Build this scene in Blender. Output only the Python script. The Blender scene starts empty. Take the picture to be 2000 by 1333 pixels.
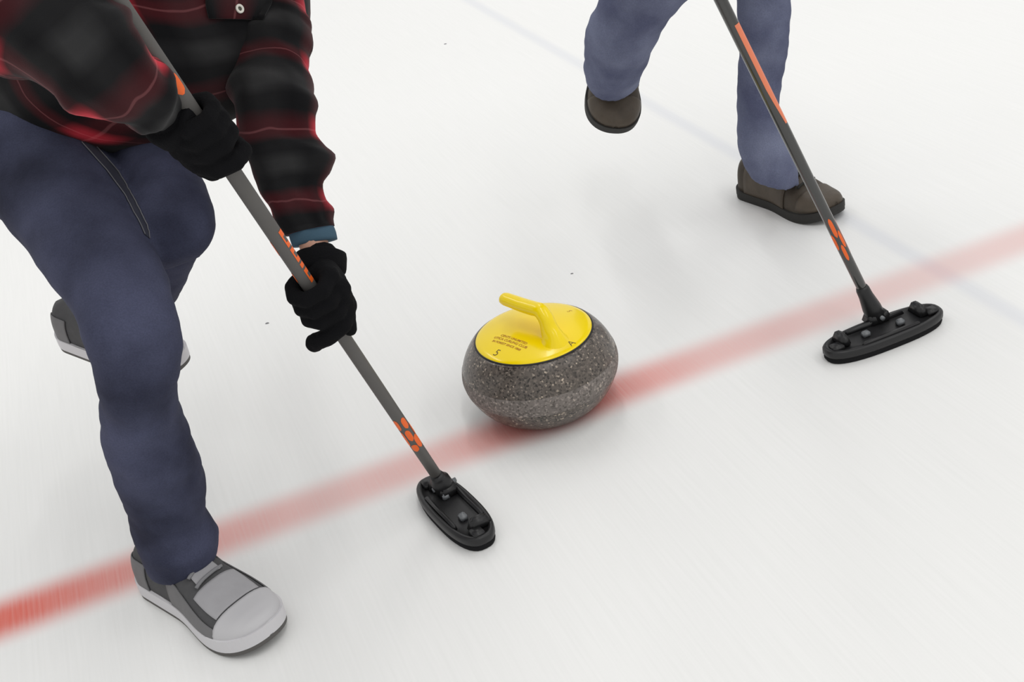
import bpy, bmesh, math, random
from mathutils import Vector, Matrix, noise
from mathutils.bvhtree import BVHTree

# ---------------------------------------------------------------- camera
FPX, PITCH, ROLL, CAMH = 2500.0, 0.51738548, -0.20644375, 1.21936
IW, IH = 2000.0, 1333.0
scene = bpy.context.scene
COL = scene.collection
F = Vector((0, math.cos(PITCH), -math.sin(PITCH)))
R0 = Vector((1, 0, 0)); U0 = R0.cross(F)
RX = math.cos(ROLL) * R0 + math.sin(ROLL) * U0
UY = -math.sin(ROLL) * R0 + math.cos(ROLL) * U0
EYE = Vector((0, 0, CAMH))
cam_d = bpy.data.cameras.new('camera')
cam_d.sensor_width = 36.0
cam_d.lens = 36.0 * FPX / IW
cam_d.clip_start = 0.05
cam = bpy.data.objects.new('camera', cam_d)
COL.objects.link(cam)
m = Matrix.Identity(4)
for i in range(3):
    m[i][0] = RX[i]; m[i][1] = UY[i]; m[i][2] = -F[i]; m[i][3] = EYE[i]
cam.matrix_world = m
scene.camera = cam

# ---------------------------------------------------------------- world, lights, exposure
scene.view_settings.view_transform = 'Standard'
scene.view_settings.look = 'None'
scene.view_settings.gamma = 1.0
scene.view_settings.use_curve_mapping = False
scene.view_settings.exposure = 0.0
w = bpy.data.worlds.new('hall_light'); scene.world = w
w.use_nodes = True
w.node_tree.nodes['Background'].inputs[0].default_value = (1.0, 0.995, 0.985, 1)
w.node_tree.nodes['Background'].inputs[1].default_value = 0.77

def area(name, loc, sx, sy, power, col=(1, 0.99, 0.975)):
    d = bpy.data.lights.new(name, 'AREA'); d.shape = 'RECTANGLE'
    d.size = sx; d.size_y = sy; d.energy = power; d.color = col
    o = bpy.data.objects.new(name, d); COL.objects.link(o); o.location = loc
    o['kind'] = 'structure'
    return o
for i, (x, y, p) in enumerate(((-2.6, 5.0, 30), (0.6, 5.2, 34), (3.8, 5.0, 30), (-2.6, 0.2, 4), (0.8, 0.0, 34), (3.8, 0.2, 32))):
    area('ceiling_lamp', (x, y, 4.6), 0.3, 3.6, p)

# ---------------------------------------------------------------- helpers
def ray(px, py):
    return F + RX * ((px - IW / 2) / FPX) - UY * ((py - IH / 2) / FPX)
def at(px, py, depth):
    return EYE + ray(px, py) * depth
def ground(px, py, z=0.0):
    d = ray(px, py)
    return EYE + d * ((z - CAMH) / d.z)

def link(name, me, mat, parent=None, smooth=True):
    o = bpy.data.objects.new(name, me); COL.objects.link(o)
    if mat is not None and not me.materials: me.materials.append(mat)
    if parent is not None: o.parent = parent
    if smooth:
        for p in me.polygons: p.use_smooth = True
    return o
def mesh(name, verts, faces, mat, parent=None, smooth=True, uvs=None):
    me = bpy.data.meshes.new(name)
    me.from_pydata([tuple(v) for v in verts], [], faces)
    if uvs is not None:
        l = me.uv_layers.new(name='UVMap')
        for p in me.polygons:
            for li in p.loop_indices:
                pass
        k = 0
        for p, fu in zip(me.polygons, uvs):
            for li, q in zip(p.loop_indices, fu): l.data[li].uv = q
    me.update()
    return link(name, me, mat, parent, smooth)
def from_bm(name, bm, mat, parent=None, smooth=True):
    me = bpy.data.meshes.new(name); bm.to_mesh(me); bm.free()
    return link(name, me, mat, parent, smooth)
def empty(name, loc, label, cat, group=None):
    o = bpy.data.objects.new(name, None); COL.objects.link(o)
    o.location = loc; o.empty_display_size = 0.05
    o['label'] = label; o['category'] = cat
    if group: o['group'] = group
    return o
def adopt(parent, child):
    """parent while keeping world-space vertex coordinates"""
    child.parent = parent
    child.matrix_parent_inverse = parent.matrix_world.inverted() if parent.type != 'EMPTY' else Matrix.Translation(-parent.location)
def lerp(a, b, t): return a + (b - a) * t
def frame(zdir, hint):
    z = zdir.normalized(); x = (hint - z * hint.dot(z)).normalized(); y = z.cross(x)
    return x, y, z

def tube_verts(pts, radii, n=16, caps=True):
    """round tube through pts (list of Vector)"""
    verts, faces = [], []
    m_ = len(pts)
    prev = None
    for i, p in enumerate(pts):
        t = (pts[min(i + 1, m_ - 1)] - pts[max(i - 1, 0)]).normalized()
        if prev is None:
            h = Vector((0, 0, 1)) if abs(t.z) < .9 else Vector((1, 0, 0))
            x = (h - t * h.dot(t)).normalized()
        else:
            x = (prev - t * prev.dot(t)).normalized()
        prev = x; y = t.cross(x)
        r = radii[i] if isinstance(radii, (list, tuple)) else radii
        for k in range(n):
            a = 2 * math.pi * k / n
            verts.append(p + (x * math.cos(a) + y * math.sin(a)) * r)
    for i in range(m_ - 1):
        for k in range(n):
            a, b = i * n + k, i * n + (k + 1) % n
            faces.append((a, b, b + n, a + n))
    if caps:
        faces.append(tuple(range(n - 1, -1, -1)))
        faces.append(tuple(range((m_ - 1) * n, m_ * n)))
    return verts, faces
def tube(name, pts, radii, mat, parent=None, n=12):
    v, f = tube_verts(pts, radii, n)
    return mesh(name, v, f, mat, parent)

def catmull(vals, ts, t):
    i = 0
    while i < len(ts) - 2 and t > ts[i + 1]: i += 1
    t0, t1 = ts[i], ts[i + 1]
    u = (t - t0) / (t1 - t0)
    p1, p2 = vals[i], vals[i + 1]
    p0 = vals[i - 1] if i > 0 else p1 * 2 - p2
    p3 = vals[i + 2] if i + 2 < len(vals) else p2 * 2 - p1
    ta = ts[i - 1] if i > 0 else t0 - (t1 - t0)
    tb = ts[i + 2] if i + 2 < len(ts) else t1 + (t1 - t0)
    m1 = (p2 - p0) * ((t1 - t0) / (t1 - ta)) if t1 != ta else (p2 - p1)
    m2 = (p3 - p1) * ((t1 - t0) / (tb - t0))
    m1 = (p2 - p0) * ((t1 - t0) / (t1 - ta)); m2 = (p3 - p1) * ((t1 - t0) / (tb - t0))
    u2, u3 = u * u, u * u * u
    return p1 * (2 * u3 - 3 * u2 + 1) + m1 * (u3 - 2 * u2 + u) + p2 * (-2 * u3 + 3 * u2) + m2 * (u3 - u2)

def sec(L, Rr, depth, tk=1.0):
    """cross-section of a limb seen between two outline pixels at a given distance"""
    a, b = at(L[0], L[1], depth), at(Rr[0], Rr[1], depth)
    return [(a + b) * .5, (b - a) * .5, tk]
def finish_secs(secs):
    out = []
    for i, s in enumerate(secs):
        c, W, T = s
        if not isinstance(T, Vector):
            ax = secs[min(i + 1, len(secs) - 1)][0] - secs[max(i - 1, 0)][0]
            n = ax.cross(W)
            if n.dot(F) > 0: n = -n
            T = n.normalized() * (W.length * T)
        out.append((c, W, T))
    return out
def loft(secs, na=48, ml=60, wr=None, cap0=True, cap1=True, uperiod=None, v0=0.0):
    secs = finish_secs(secs)
    ts = [0.0]
    for i in range(1, len(secs)): ts.append(ts[-1] + max(1e-4, (secs[i][0] - secs[i - 1][0]).length))
    C = [s[0] for s in secs]; Ws = [s[1] for s in secs]; Ts = [s[2] for s in secs]
    circ = sum(math.pi * (s[1].length + s[2].length) for s in secs) / len(secs)
    V, Fa, UV = [], [], []
    for j in range(ml + 1):
        t = ts[-1] * j / ml
        c, W, T = catmull(C, ts, t), catmull(Ws, ts, t), catmull(Ts, ts, t)
        for k in range(na):
            a = 2 * math.pi * k / na
            d = W * math.cos(a) + T * math.sin(a)
            p = c + d
            if wr: p = p + d.normalized() * wr(a, t, p)
            V.append(p)
    for j in range(ml):
        for k in range(na):
            a, b = j * na + k, j * na + (k + 1) % na
            Fa.append((a, b, b + na, a + na))
            u0, u1 = k / na * circ, (k + 1) / na * circ
            va, vb = v0 + ts[-1] * j / ml, v0 + ts[-1] * (j + 1) / ml
            UV.append(((u0, va), (u1, va), (u1, vb), (u0, vb)))
    if cap0:
        Fa.append(tuple(range(na - 1, -1, -1))); UV.append([(0, v0)] * na)
    if cap1:
        Fa.append(tuple(range(ml * na, (ml + 1) * na))); UV.append([(0, v0)] * na)
    return V, Fa, UV
def merge(parts):
    V, Fa, UV = [], [], []
    for v, f, u in parts:
        o = len(V); V += v; Fa += [tuple(i + o for i in q) for q in f]; UV += u
    return V, Fa, UV

def beads(bm, pts, radii, step=0.004):
    """chain of overlapping balls: raw stock for a voxel skin"""
    for i in range(len(pts) - 1):
        a, b = pts[i], pts[i + 1]; ra, rb = radii[i], radii[i + 1]
        st = max(step, min(ra, rb) * .35)
        n = max(1, int((b - a).length / st))
        for k in range(n + (1 if i == len(pts) - 2 else 0)):
            t = k / n
            bmesh.ops.create_icosphere(bm, subdivisions=2, radius=lerp(ra, rb, t), matrix=Matrix.Translation(lerp(a, b, t)))
def ball(bm, c, rx, ry=None, rz=None, axes=None):
    ry = rx if ry is None else ry; rz = rx if rz is None else rz
    M = Matrix.Identity(4)
    ax = axes or (Vector((1, 0, 0)), Vector((0, 1, 0)), Vector((0, 0, 1)))
    for i in range(3):
        M[i][0] = ax[0][i] * rx; M[i][1] = ax[1][i] * ry; M[i][2] = ax[2][i] * rz; M[i][3] = c[i]
    bmesh.ops.create_icosphere(bm, subdivisions=3, radius=1.0, matrix=M)
def skin(name, bm, mat, voxel, smooth=6, parent=None, wr=None):
    """fuse everything in bm into one continuous surface"""
    me = bpy.data.meshes.new(name + '_raw'); bm.to_mesh(me); bm.free()
    o = bpy.data.objects.new(name + '_raw', me); COL.objects.link(o)
    r = o.modifiers.new('r', 'REMESH'); r.mode = 'VOXEL'; r.voxel_size = voxel
    s = o.modifiers.new('s', 'SMOOTH'); s.iterations = smooth; s.factor = .5
    dg = bpy.context.evaluated_depsgraph_get(); dg.update()
    new = bpy.data.meshes.new_from_object(o.evaluated_get(dg))
    bpy.data.objects.remove(o); bpy.data.meshes.remove(me)
    if wr:
        nr = [v.normal.copy() for v in new.vertices]
        for v, n in zip(new.vertices, nr): v.co = v.co + n * wr(v.co, n)
    new.name = name; new.materials.clear()
    return link(name, new, mat, parent)
def bvh_of(o):
    me = o.data
    return BVHTree.FromPolygons([o.matrix_world @ v.co if False else v.co.copy() for v in me.vertices], [tuple(p.vertices) for p in me.polygons])
def hit(bvh, px, py):
    d = ray(px, py).normalized()
    loc, nor, _, _ = bvh.ray_cast(EYE, d)
    if nor is not None and nor.dot(d) > 0: nor = -nor
    return loc, nor

# ---------------------------------------------------------------- materials
def mat_new(name):
    mt = bpy.data.materials.new(name); mt.use_nodes = True
    nt = mt.node_tree
    return mt, nt, nt.nodes['Principled BSDF'], nt.nodes, nt.links
def simple(name, col, rough=.5, metal=0.0, spec=.5, noise_amt=0.0, nscale=40.0, bump=0.0, bscale=300.0, coat=0.0):
    mt, nt, b, N, L = mat_new(name)
    b.inputs['Base Color'].default_value = (*col, 1)
    b.inputs['Roughness'].default_value = rough
    b.inputs['Metallic'].default_value = metal
    b.inputs['Specular IOR Level'].default_value = spec
    b.inputs['Coat Weight'].default_value = coat
    tc = N.new('ShaderNodeTexCoord')
    if noise_amt:
        nz = N.new('ShaderNodeTexNoise'); nz.inputs['Scale'].default_value = nscale; nz.inputs['Detail'].default_value = 5
        L.new(tc.outputs['Object'], nz.inputs['Vector'])
        mx = N.new('ShaderNodeMix'); mx.data_type = 'RGBA'
        mx.inputs[6].default_value = (*[c * (1 - noise_amt) for c in col], 1)
        mx.inputs[7].default_value = (*[min(1, c * (1 + noise_amt)) for c in col], 1)
        L.new(nz.outputs['Fac'], mx.inputs[0]); L.new(mx.outputs[2], b.inputs['Base Color'])
    if bump:
        n2 = N.new('ShaderNodeTexNoise'); n2.inputs['Scale'].default_value = bscale; n2.inputs['Detail'].default_value = 3
        L.new(tc.outputs['Object'], n2.inputs['Vector'])
        bp = N.new('ShaderNodeBump'); bp.inputs['Strength'].default_value = bump; bp.inputs['Distance'].default_value = .002
        L.new(n2.outputs['Fac'], bp.inputs['Height']); L.new(bp.outputs['Normal'], b.inputs['Normal'])
    return mt
def math_node(N, L, op, a, b=None, c=None):
    n = N.new('ShaderNodeMath'); n.operation = op
    for i, v in enumerate((a, b, c)):
        if v is None: continue
        if isinstance(v, (int, float)): n.inputs[i].default_value = v
        else: L.new(v, n.inputs[i])
    return n.outputs[0]

RED_ANG, RED_D, BLUE_D = 0.2680374, 1.78346, 1.33127
def ice_material():
    mt, nt, b, N, L = mat_new('pebbled_ice')
    geo = N.new('ShaderNodeNewGeometry')
    sx = N.new('ShaderNodeSeparateXYZ'); L.new(geo.outputs['Position'], sx.inputs[0])
    X, Y = sx.outputs[0], sx.outputs[1]
    ca, sa = math.cos(RED_ANG), math.sin(RED_ANG)
    def lin(a, bb, d):
        return math_node(N, L, 'SUBTRACT', math_node(N, L, 'ADD', math_node(N, L, 'MULTIPLY', X, a), math_node(N, L, 'MULTIPLY', Y, bb)), d)
    across = lin(-sa, ca, RED_D)          # distance from the red line
    along = lin(ca, sa, BLUE_D)           # distance from the blue line
    # streaks along the direction of play
    cx = N.new('ShaderNodeCombineXYZ')
    L.new(math_node(N, L, 'MULTIPLY', along, 240.0), cx.inputs[0]); L.new(math_node(N, L, 'MULTIPLY', across, 5.0), cx.inputs[1])
    st = N.new('ShaderNodeTexNoise'); st.inputs['Scale'].default_value = 1.0; st.inputs['Detail'].default_value = 3
    L.new(cx.outputs[0], st.inputs['Vector'])
    # large soft variation
    big = N.new('ShaderNodeTexNoise'); big.inputs['Scale'].default_value = 1.3; big.inputs['Detail'].default_value = 2
    L.new(geo.outputs['Position'], big.inputs['Vector'])
    base = N.new('ShaderNodeMix'); base.data_type = 'RGBA'
    base.inputs[6].default_value = (0.82, 0.825, 0.81, 1); base.inputs[7].default_value = (0.915, 0.915, 0.905, 1)
    mixf = math_node(N, L, 'ADD', math_node(N, L, 'MULTIPLY', st.outputs['Fac'], .7), math_node(N, L, 'MULTIPLY', big.outputs['Fac'], .3))
    L.new(mixf, base.inputs[0])
    def stripe(dist, half, soft):
        a = math_node(N, L, 'ABSOLUTE', dist)
        mr = N.new('ShaderNodeMapRange'); mr.interpolation_type = 'SMOOTHERSTEP'
        mr.inputs[1].default_value = half - soft; mr.inputs[2].default_value = half + soft
        mr.inputs[3].default_value = 1; mr.inputs[4].default_value = 0
        L.new(a, mr.inputs[0]); return mr.outputs[0]
    # pigment under the ice is denser in places
    ramp = N.new('ShaderNodeValToRGB')
    mr = N.new('ShaderNodeMapRange'); mr.inputs[1].default_value = -2.6; mr.inputs[2].default_value = .4
    L.new(along, mr.inputs[0]); L.new(mr.outputs[0], ramp.inputs[0])
    el = ramp.color_ramp.elements
    keys = [(-2.6, .95), (-1.72, .93), (-1.45, .60), (-1.2, .42), (-1.0, .48), (-.86, .75), (-.72, .78), (-.5, .46), (-.25, .36), (0, .30), (.4, .34)]
    while len(el) < len(keys): el.new(.5)
    for e, (p, v) in zip(el, keys):
        e.position = (p + 2.6) / 3.0; e.color = (v, v, v, 1)
    rf = stripe(across, .046, .044)
    rf = math_node(N, L, 'MULTIPLY', rf, ramp.outputs[0])
    rf = math_node(N, L, 'MULTIPLY', rf, math_node(N, L, 'ADD', .82, math_node(N, L, 'MULTIPLY', st.outputs['Fac'], .36)))
    bf = math_node(N, L, 'MULTIPLY', stripe(along, .018, .018), .14)
    m1 = N.new('ShaderNodeMix'); m1.data_type = 'RGBA'; L.new(bf, m1.inputs[0]); L.new(base.outputs[2], m1.inputs[6]); m1.inputs[7].default_value = (.28, .34, .55, 1)
    m2 = N.new('ShaderNodeMix'); m2.data_type = 'RGBA'; L.new(rf, m2.inputs[0]); L.new(m1.outputs[2], m2.inputs[6]); m2.inputs[7].default_value = (.70, .10, .06, 1)
    L.new(m2.outputs[2], b.inputs['Base Color'])
    b.inputs['Roughness'].default_value = .34
    b.inputs['Specular IOR Level'].default_value = .3
    pb = N.new('ShaderNodeTexNoise'); pb.inputs['Scale'].default_value = 170; pb.inputs['Detail'].default_value = 1
    L.new(geo.outputs['Position'], pb.inputs['Vector'])
    bp = N.new('ShaderNodeBump'); bp.inputs['Strength'].default_value = .12; bp.inputs['Distance'].default_value = .001
    L.new(pb.outputs['Fac'], bp.inputs['Height']); L.new(bp.outputs['Normal'], b.inputs['Normal'])
    return mt

def plaid_material():
    mt, nt, b, N, L = mat_new('red_black_plaid_flannel')
    uv = N.new('ShaderNodeUVMap'); uv.uv_map = 'UVMap'
    nz = N.new('ShaderNodeTexNoise'); nz.inputs['Scale'].default_value = 14; nz.inputs['Detail'].default_value = 2
    L.new(uv.outputs[0], nz.inputs['Vector'])
    sp = N.new('ShaderNodeSeparateXYZ'); L.new(uv.outputs[0], sp.inputs[0])
    wob = math_node(N, L, 'MULTIPLY', math_node(N, L, 'SUBTRACT', nz.outputs['Fac'], .5), .02)
    def band(coord, period, off):
        f = math_node(N, L, 'FRACT', math_node(N, L, 'DIVIDE', math_node(N, L, 'ADD', math_node(N, L, 'ADD', coord, wob), off), period))
        r = N.new('ShaderNodeValToRGB'); L.new(f, r.inputs[0])
        # red channel: red yarn, green channel: grey yarn, blue channel: thin light line
        K = [(0, (0, 0, 0)), (.10, (0, 0, 0)), (.22, (0, 1, 0)), (.34, (0, 1, 0)), (.46, (0, 0, 0)),
             (.58, (0, 0, 0)), (.70, (.9, 0, 0)), (.762, (1, 0, 0)), (.770, (1, 0, 1)), (.785, (1, 0, 1)), (.793, (1, 0, 0)), (.85, (.9, 0, 0)), (.97, (0, 0, 0)), (1, (0, 0, 0))]
        el = r.color_ramp.elements
        while len(el) < len(K): el.new(.5)
        for e, (p, c) in zip(el, K): e.position = p; e.color = (*c, 1)
        sc = N.new('ShaderNodeSeparateColor'); L.new(r.outputs[0], sc.inputs[0])
        return sc.outputs
    A = band(sp.outputs[1], .107, .0); B = band(sp.outputs[0], .175, .139)
    ad = lambda a, b: math_node(N, L, 'ADD', a, b)
    mu = lambda a, b: math_node(N, L, 'MULTIPLY', a, b)
    blot = N.new('ShaderNodeTexNoise'); blot.inputs['Scale'].default_value = 9; blot.inputs['Detail'].default_value = 3
    L.new(uv.outputs[0], blot.inputs['Vector'])
    fade = math_node(N, L, 'MULTIPLY_ADD', blot.outputs['Fac'], 1.1, .42)
    red = mu(fade, ad(mu(ad(A[0], B[0]), .042), mu(mu(A[0], B[0]), .42)))
    grey = mu(fade, ad(mu(ad(A[1], B[1]), .007), mu(mu(A[1], B[1]), .012)))
    line = mu(ad(A[2], B[2]), .07)
    cc = N.new('ShaderNodeCombineColor')
    L.new(ad(ad(red, .005), ad(grey, line)), cc.inputs[0])
    L.new(ad(ad(mu(red, .05), .005), ad(grey, mu(line, .4))), cc.inputs[1])
    L.new(ad(ad(mu(red, .085), .006), ad(grey, mu(line, .42))), cc.inputs[2])
    mx = N.new('ShaderNodeMix'); mx.data_type = 'RGBA'; mx.inputs[0].default_value = 0
    L.new(cc.outputs[0], mx.inputs[6])
    L.new(mx.outputs[2], b.inputs['Base Color'])
    b.inputs['Roughness'].default_value = .95
    b.inputs['Specular IOR Level'].default_value = .12
    b.inputs['Sheen Weight'].default_value = .08
    tw = N.new('ShaderNodeTexNoise'); tw.inputs['Scale'].default_value = 700
    L.new(uv.outputs[0], tw.inputs['Vector'])
    bp = N.new('ShaderNodeBump'); bp.inputs['Strength'].default_value = .25; bp.inputs['Distance'].default_value = .001
    L.new(tw.outputs['Fac'], bp.inputs['Height']); L.new(bp.outputs['Normal'], b.inputs['Normal'])
    return mt
def denim_material(name, lo, hi, scale=5.0):
    mt, nt, b, N, L = mat_new(name)
    tc = N.new('ShaderNodeTexCoord')
    nz = N.new('ShaderNodeTexNoise'); nz.inputs['Scale'].default_value = scale; nz.inputs['Detail'].default_value = 4
    L.new(tc.outputs['Object'], nz.inputs['Vector'])
    fn = N.new('ShaderNodeTexNoise'); fn.inputs['Scale'].default_value = 420; fn.inputs['Detail'].default_value = 2
    L.new(tc.outputs['Object'], fn.inputs['Vector'])
    r = N.new('ShaderNodeValToRGB'); L.new(nz.outputs['Fac'], r.inputs[0])
    r.color_ramp.elements[0].position = .35; r.color_ramp.elements[0].color = (*lo, 1)
    r.color_ramp.elements[1].position = .68; r.color_ramp.elements[1].color = (*hi, 1)
    mx = N.new('ShaderNodeMix'); mx.data_type = 'RGBA'; mx.blend_type = 'MULTIPLY'; mx.inputs[0].default_value = .5
    L.new(r.outputs[0], mx.inputs[6]); L.new(fn.outputs['Fac'], mx.inputs[7])
    g = N.new('ShaderNodeMix'); g.data_type = 'RGBA'; g.blend_type = 'ADD'; g.inputs[0].default_value = .25
    L.new(mx.outputs[2], g.inputs[6]); L.new(r.outputs[0], g.inputs[7])
    L.new(g.outputs[2], b.inputs['Base Color'])
    b.inputs['Roughness'].default_value = .9; b.inputs['Specular IOR Level'].default_value = .2
    bp = N.new('ShaderNodeBump'); bp.inputs['Strength'].default_value = .3; bp.inputs['Distance'].default_value = .001
    L.new(fn.outputs['Fac'], bp.inputs['Height']); L.new(bp.outputs['Normal'], b.inputs['Normal'])
    return mt
def granite_material(name, dark, mid, light, rough):
    mt, nt, b, N, L = mat_new(name)
    tc = N.new('ShaderNodeTexCoord')
    v1 = N.new('ShaderNodeTexVoronoi'); v1.inputs['Scale'].default_value = 330
    L.new(tc.outputs['Object'], v1.inputs['Vector'])
    nz = N.new('ShaderNodeTexNoise'); nz.inputs['Scale'].default_value = 60; nz.inputs['Detail'].default_value = 8; nz.inputs['Roughness'].default_value = .75
    L.new(tc.outputs['Object'], nz.inputs['Vector'])
    sp = N.new('ShaderNodeSeparateColor'); L.new(v1.outputs['Color'], sp.inputs[0])
    f = math_node(N, L, 'ADD', math_node(N, L, 'MULTIPLY', sp.outputs[0], .55), math_node(N, L, 'MULTIPLY', nz.outputs['Fac'], .45))
    r = N.new('ShaderNodeValToRGB'); L.new(f, r.inputs[0])
    el = r.color_ramp.elements
    for i in range(3): el.new(.5)
    for e, (p, c) in zip(el, ((.22, dark), (.42, mid), (.62, mid), (.74, [x * 1.6 for x in mid]), (.80, light))): e.position = p; e.color = (*c, 1)
    L.new(r.outputs[0], b.inputs['Base Color'])
    b.inputs['Roughness'].default_value = rough
    bp = N.new('ShaderNodeBump'); bp.inputs['Strength'].default_value = .15; bp.inputs['Distance'].default_value = .0006
    L.new(f, bp.inputs['Height']); L.new(bp.outputs['Normal'], b.inputs['Normal'])
    return mt

M = {}
M['ice'] = ice_material()
M['plaid'] = plaid_material()
M['denim_dark'] = denim_material('dark_blue_denim', (.022, .024, .044), (.074, .081, .138), 6)
M['denim_blue'] = denim_material('washed_blue_denim', (.088, .098, .165), (.175, .195, .285), 9)
M['granite'] = granite_material('polished_granite', (.022, .018, .015), (.108, .090, .076), (.55, .46, .36), .28)
M['granite_band'] = granite_material('pitted_granite', (.09, .078, .07), (.185, .162, .147), (.42, .36, .31), .7)
M['yellow'] = simple('yellow_plastic', (.98, .73, .0), .2, spec=.4, coat=.15)
M['ink'] = simple('brown_engraving', (.42, .15, .02), .7)
M['ink_dark'] = simple('dark_engraving', (.10, .06, .02), .7)
M['rubber'] = simple('black_rubber_ring', (.01, .01, .01), .6)
M['shaft'] = simple('grey_shaft', (.105, .10, .095), .55, spec=.35, noise_amt=.06, nscale=60)
M['shaft_gloss'] = simple('dark_glossy_shaft', (.030, .030, .028), .14, spec=.6, coat=.5)
M['orange'] = simple('orange_print', (.86, .135, .015), .45)
M['orange_pale'] = simple('pale_orange_print', (.78, .22, .11), .3)
M['black_plastic'] = simple('black_plastic', (.014, .014, .015), .38, spec=.4, bump=.05, bscale=500)
M['black_matte'] = simple('black_fabric_pad', (.009, .009, .010), .9, spec=.2, bump=.2, bscale=900)
M['clip'] = simple('grey_clip', (.16, .17, .18), .3, spec=.5)
M['glove'] = simple('black_knit_glove', (.0055, .0055, .0065), .95, spec=.12, bump=.6, bscale=420)
M['teal'] = simple('slate_blue_cotton', (.055, .105, .15), .9, spec=.2, bump=.2, bscale=500)
M['skin'] = simple('skin', (.52, .29, .21), .5, spec=.35)
M['hair'] = simple('brown_hair', (.05, .03, .018), .7, bump=.5, bscale=160)
M['eye'] = simple('eye', (.7, .68, .65), .2)
M['lip'] = simple('lip', (.4, .16, .13), .5)
M['stitch'] = simple('pale_stitching', (.15, .15, .165), .9)
M['seam'] = simple('dark_seam', (.030, .032, .05), .95)
M['button'] = simple('cream_button', (.75, .73, .66), .35)
M['button_hole'] = simple('button_hole', (.05, .05, .035), .6)
M['shoe_dark'] = simple('dark_grey_mesh', (.085, .085, .088), .85, spec=.2, noise_amt=.15, nscale=90, bump=.3, bscale=700)
M['shoe_mid'] = simple('light_grey_suede', (.36, .355, .37), .7, noise_amt=.06, nscale=80)
M['shoe_white'] = simple('white_rubber', (.62, .61, .63), .55)
M['shoe_side'] = simple('grey_side_panel', (.16, .158, .162), .75, noise_amt=.12, nscale=70)
M['shoe_pale'] = simple('pale_grey_leather', (.52, .515, .53), .55)
M['tread'] = simple('grey_tread', (.10, .095, .09), .8)
M['brown'] = simple('brown_leather', (.055, .043, .031), .6, spec=.35, noise_amt=.4, nscale=45, bump=.25, bscale=180)
M['brown_light'] = simple('worn_brown_leather', (.082, .065, .048), .55, spec=.35, noise_amt=.35, nscale=40, bump=.2, bscale=200)
M['sole_dark'] = simple('black_rubber_sole', (.02, .019, .017), .75)
M['lace'] = simple('dark_lace', (.018, .018, .016), .9)
M['lace_grey'] = simple('grey_lace', (.22, .22, .23), .9)
M['dark_shirt'] = simple('black_cotton', (.008, .008, .009), .95, spec=.1)
M['sweater'] = simple('grey_sweater', (.09, .10, .13), .95, spec=.15, bump=.4, bscale=260)
M['grit'] = simple('dark_grit', (.24, .24, .25), .9)

# ---------------------------------------------------------------- the ice
def slab(name, x0, x1, y0, y1, z0, z1, mat):
    v = [(x, y, z) for z in (z0, z1) for y in (y0, y1) for x in (x0, x1)]
    f = [(0, 2, 3, 1), (4, 5, 7, 6), (0, 1, 5, 4), (2, 6, 7, 3), (0, 4, 6, 2), (1, 3, 7, 5)]
    o = mesh(name, v, f, mat, smooth=False); o['kind'] = 'structure'
    return o
fl = slab('floor', -30, 30, -20, 45, -.06, 0.0, M['ice'])
fl['label'] = 'white pebbled curling ice'
def strip(name, p, d, half, l0, l1, label, top):
    n = Vector((-d.y, d.x, 0))
    q = [p + d * l0 - n * half, p + d * l1 - n * half, p + d * l1 + n * half, p + d * l0 + n * half]
    v = [Vector((c.x, c.y, top)) for c in q]
    f = [(0, 1, 2, 3)]
    o = mesh(name, v, f, M['ice'], smooth=False); o['kind'] = 'structure'; o['label'] = label
rd = Vector((math.cos(RED_ANG), math.sin(RED_ANG), 0)); rn = Vector((-math.sin(RED_ANG), math.cos(RED_ANG), 0))
strip('trim_1', rn * RED_D, rd, .088, -3, 5, 'wide red line painted across the ice', .00006)
strip('trim_2', rd * BLUE_D, rn, .024, -2, 7, 'thin faint blue line painted along the ice', .00003)

# ---------------------------------------------------------------- curling stone
SX, SY = 0.0386, 1.9036
def revolve(name, prof, mat, parent, n=96, z0=0):
    V, Fa = [], []
    for r, z in prof:
        for k in range(n):
            a = 2 * math.pi * k / n
            V.append((r * math.cos(a), r * math.sin(a), z))
    for j in range(len(prof) - 1):
        for k in range(n):
            a, b = j * n + k, j * n + (k + 1) % n
            Fa.append((a, b, b + n, a + n))
    Fa.append(tuple(range(n - 1, -1, -1))); Fa.append(tuple(range((len(prof) - 1) * n, len(prof) * n)))
    return mesh(name, V, Fa, mat, parent)
stone = empty('curling_stone', (SX, SY, 0), 'grey granite curling stone with yellow handle on the red line', 'curling stone')
SR, SH, SRB, SN = .1363, .1573, .0747, 1.65
def stone_r(z):
    u = abs(z / SH * 2 - 1)
    return SRB + (SR - SRB) * max(0, 1 - u ** SN) ** (1 / SN)
ZP = .1405                                    # rim of the yellow plate
prof = [(.05, .004), (SRB - .012, .004), (SRB - .006, .0)] + [(stone_r(z), z) for z in [0.0 + i * ZP / 60 for i in range(61)]] + [(.098, ZP + .002)]
revolve('granite_body', prof, M['granite'], stone)
b0, b1 = .058, .094
bp_ = [(stone_r(b0) - .001, b0)] + [(stone_r(z) + .0006, z) for z in [b0 + .001 + i * (b1 - b0 - .002) / 12 for i in range(13)]] + [(stone_r(b1) - .001, b1)]
bd = revolve('striking_band', bp_, M['granite_band'], stone); bd['label'] = 'paler rough band around the waist'
revolve('gasket', [(.097, ZP - .001), (.1025, ZP - .001), (.1035, ZP + .0012), (.1015, ZP + .003), (.097, ZP + .003)], M['rubber'], stone)
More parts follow.
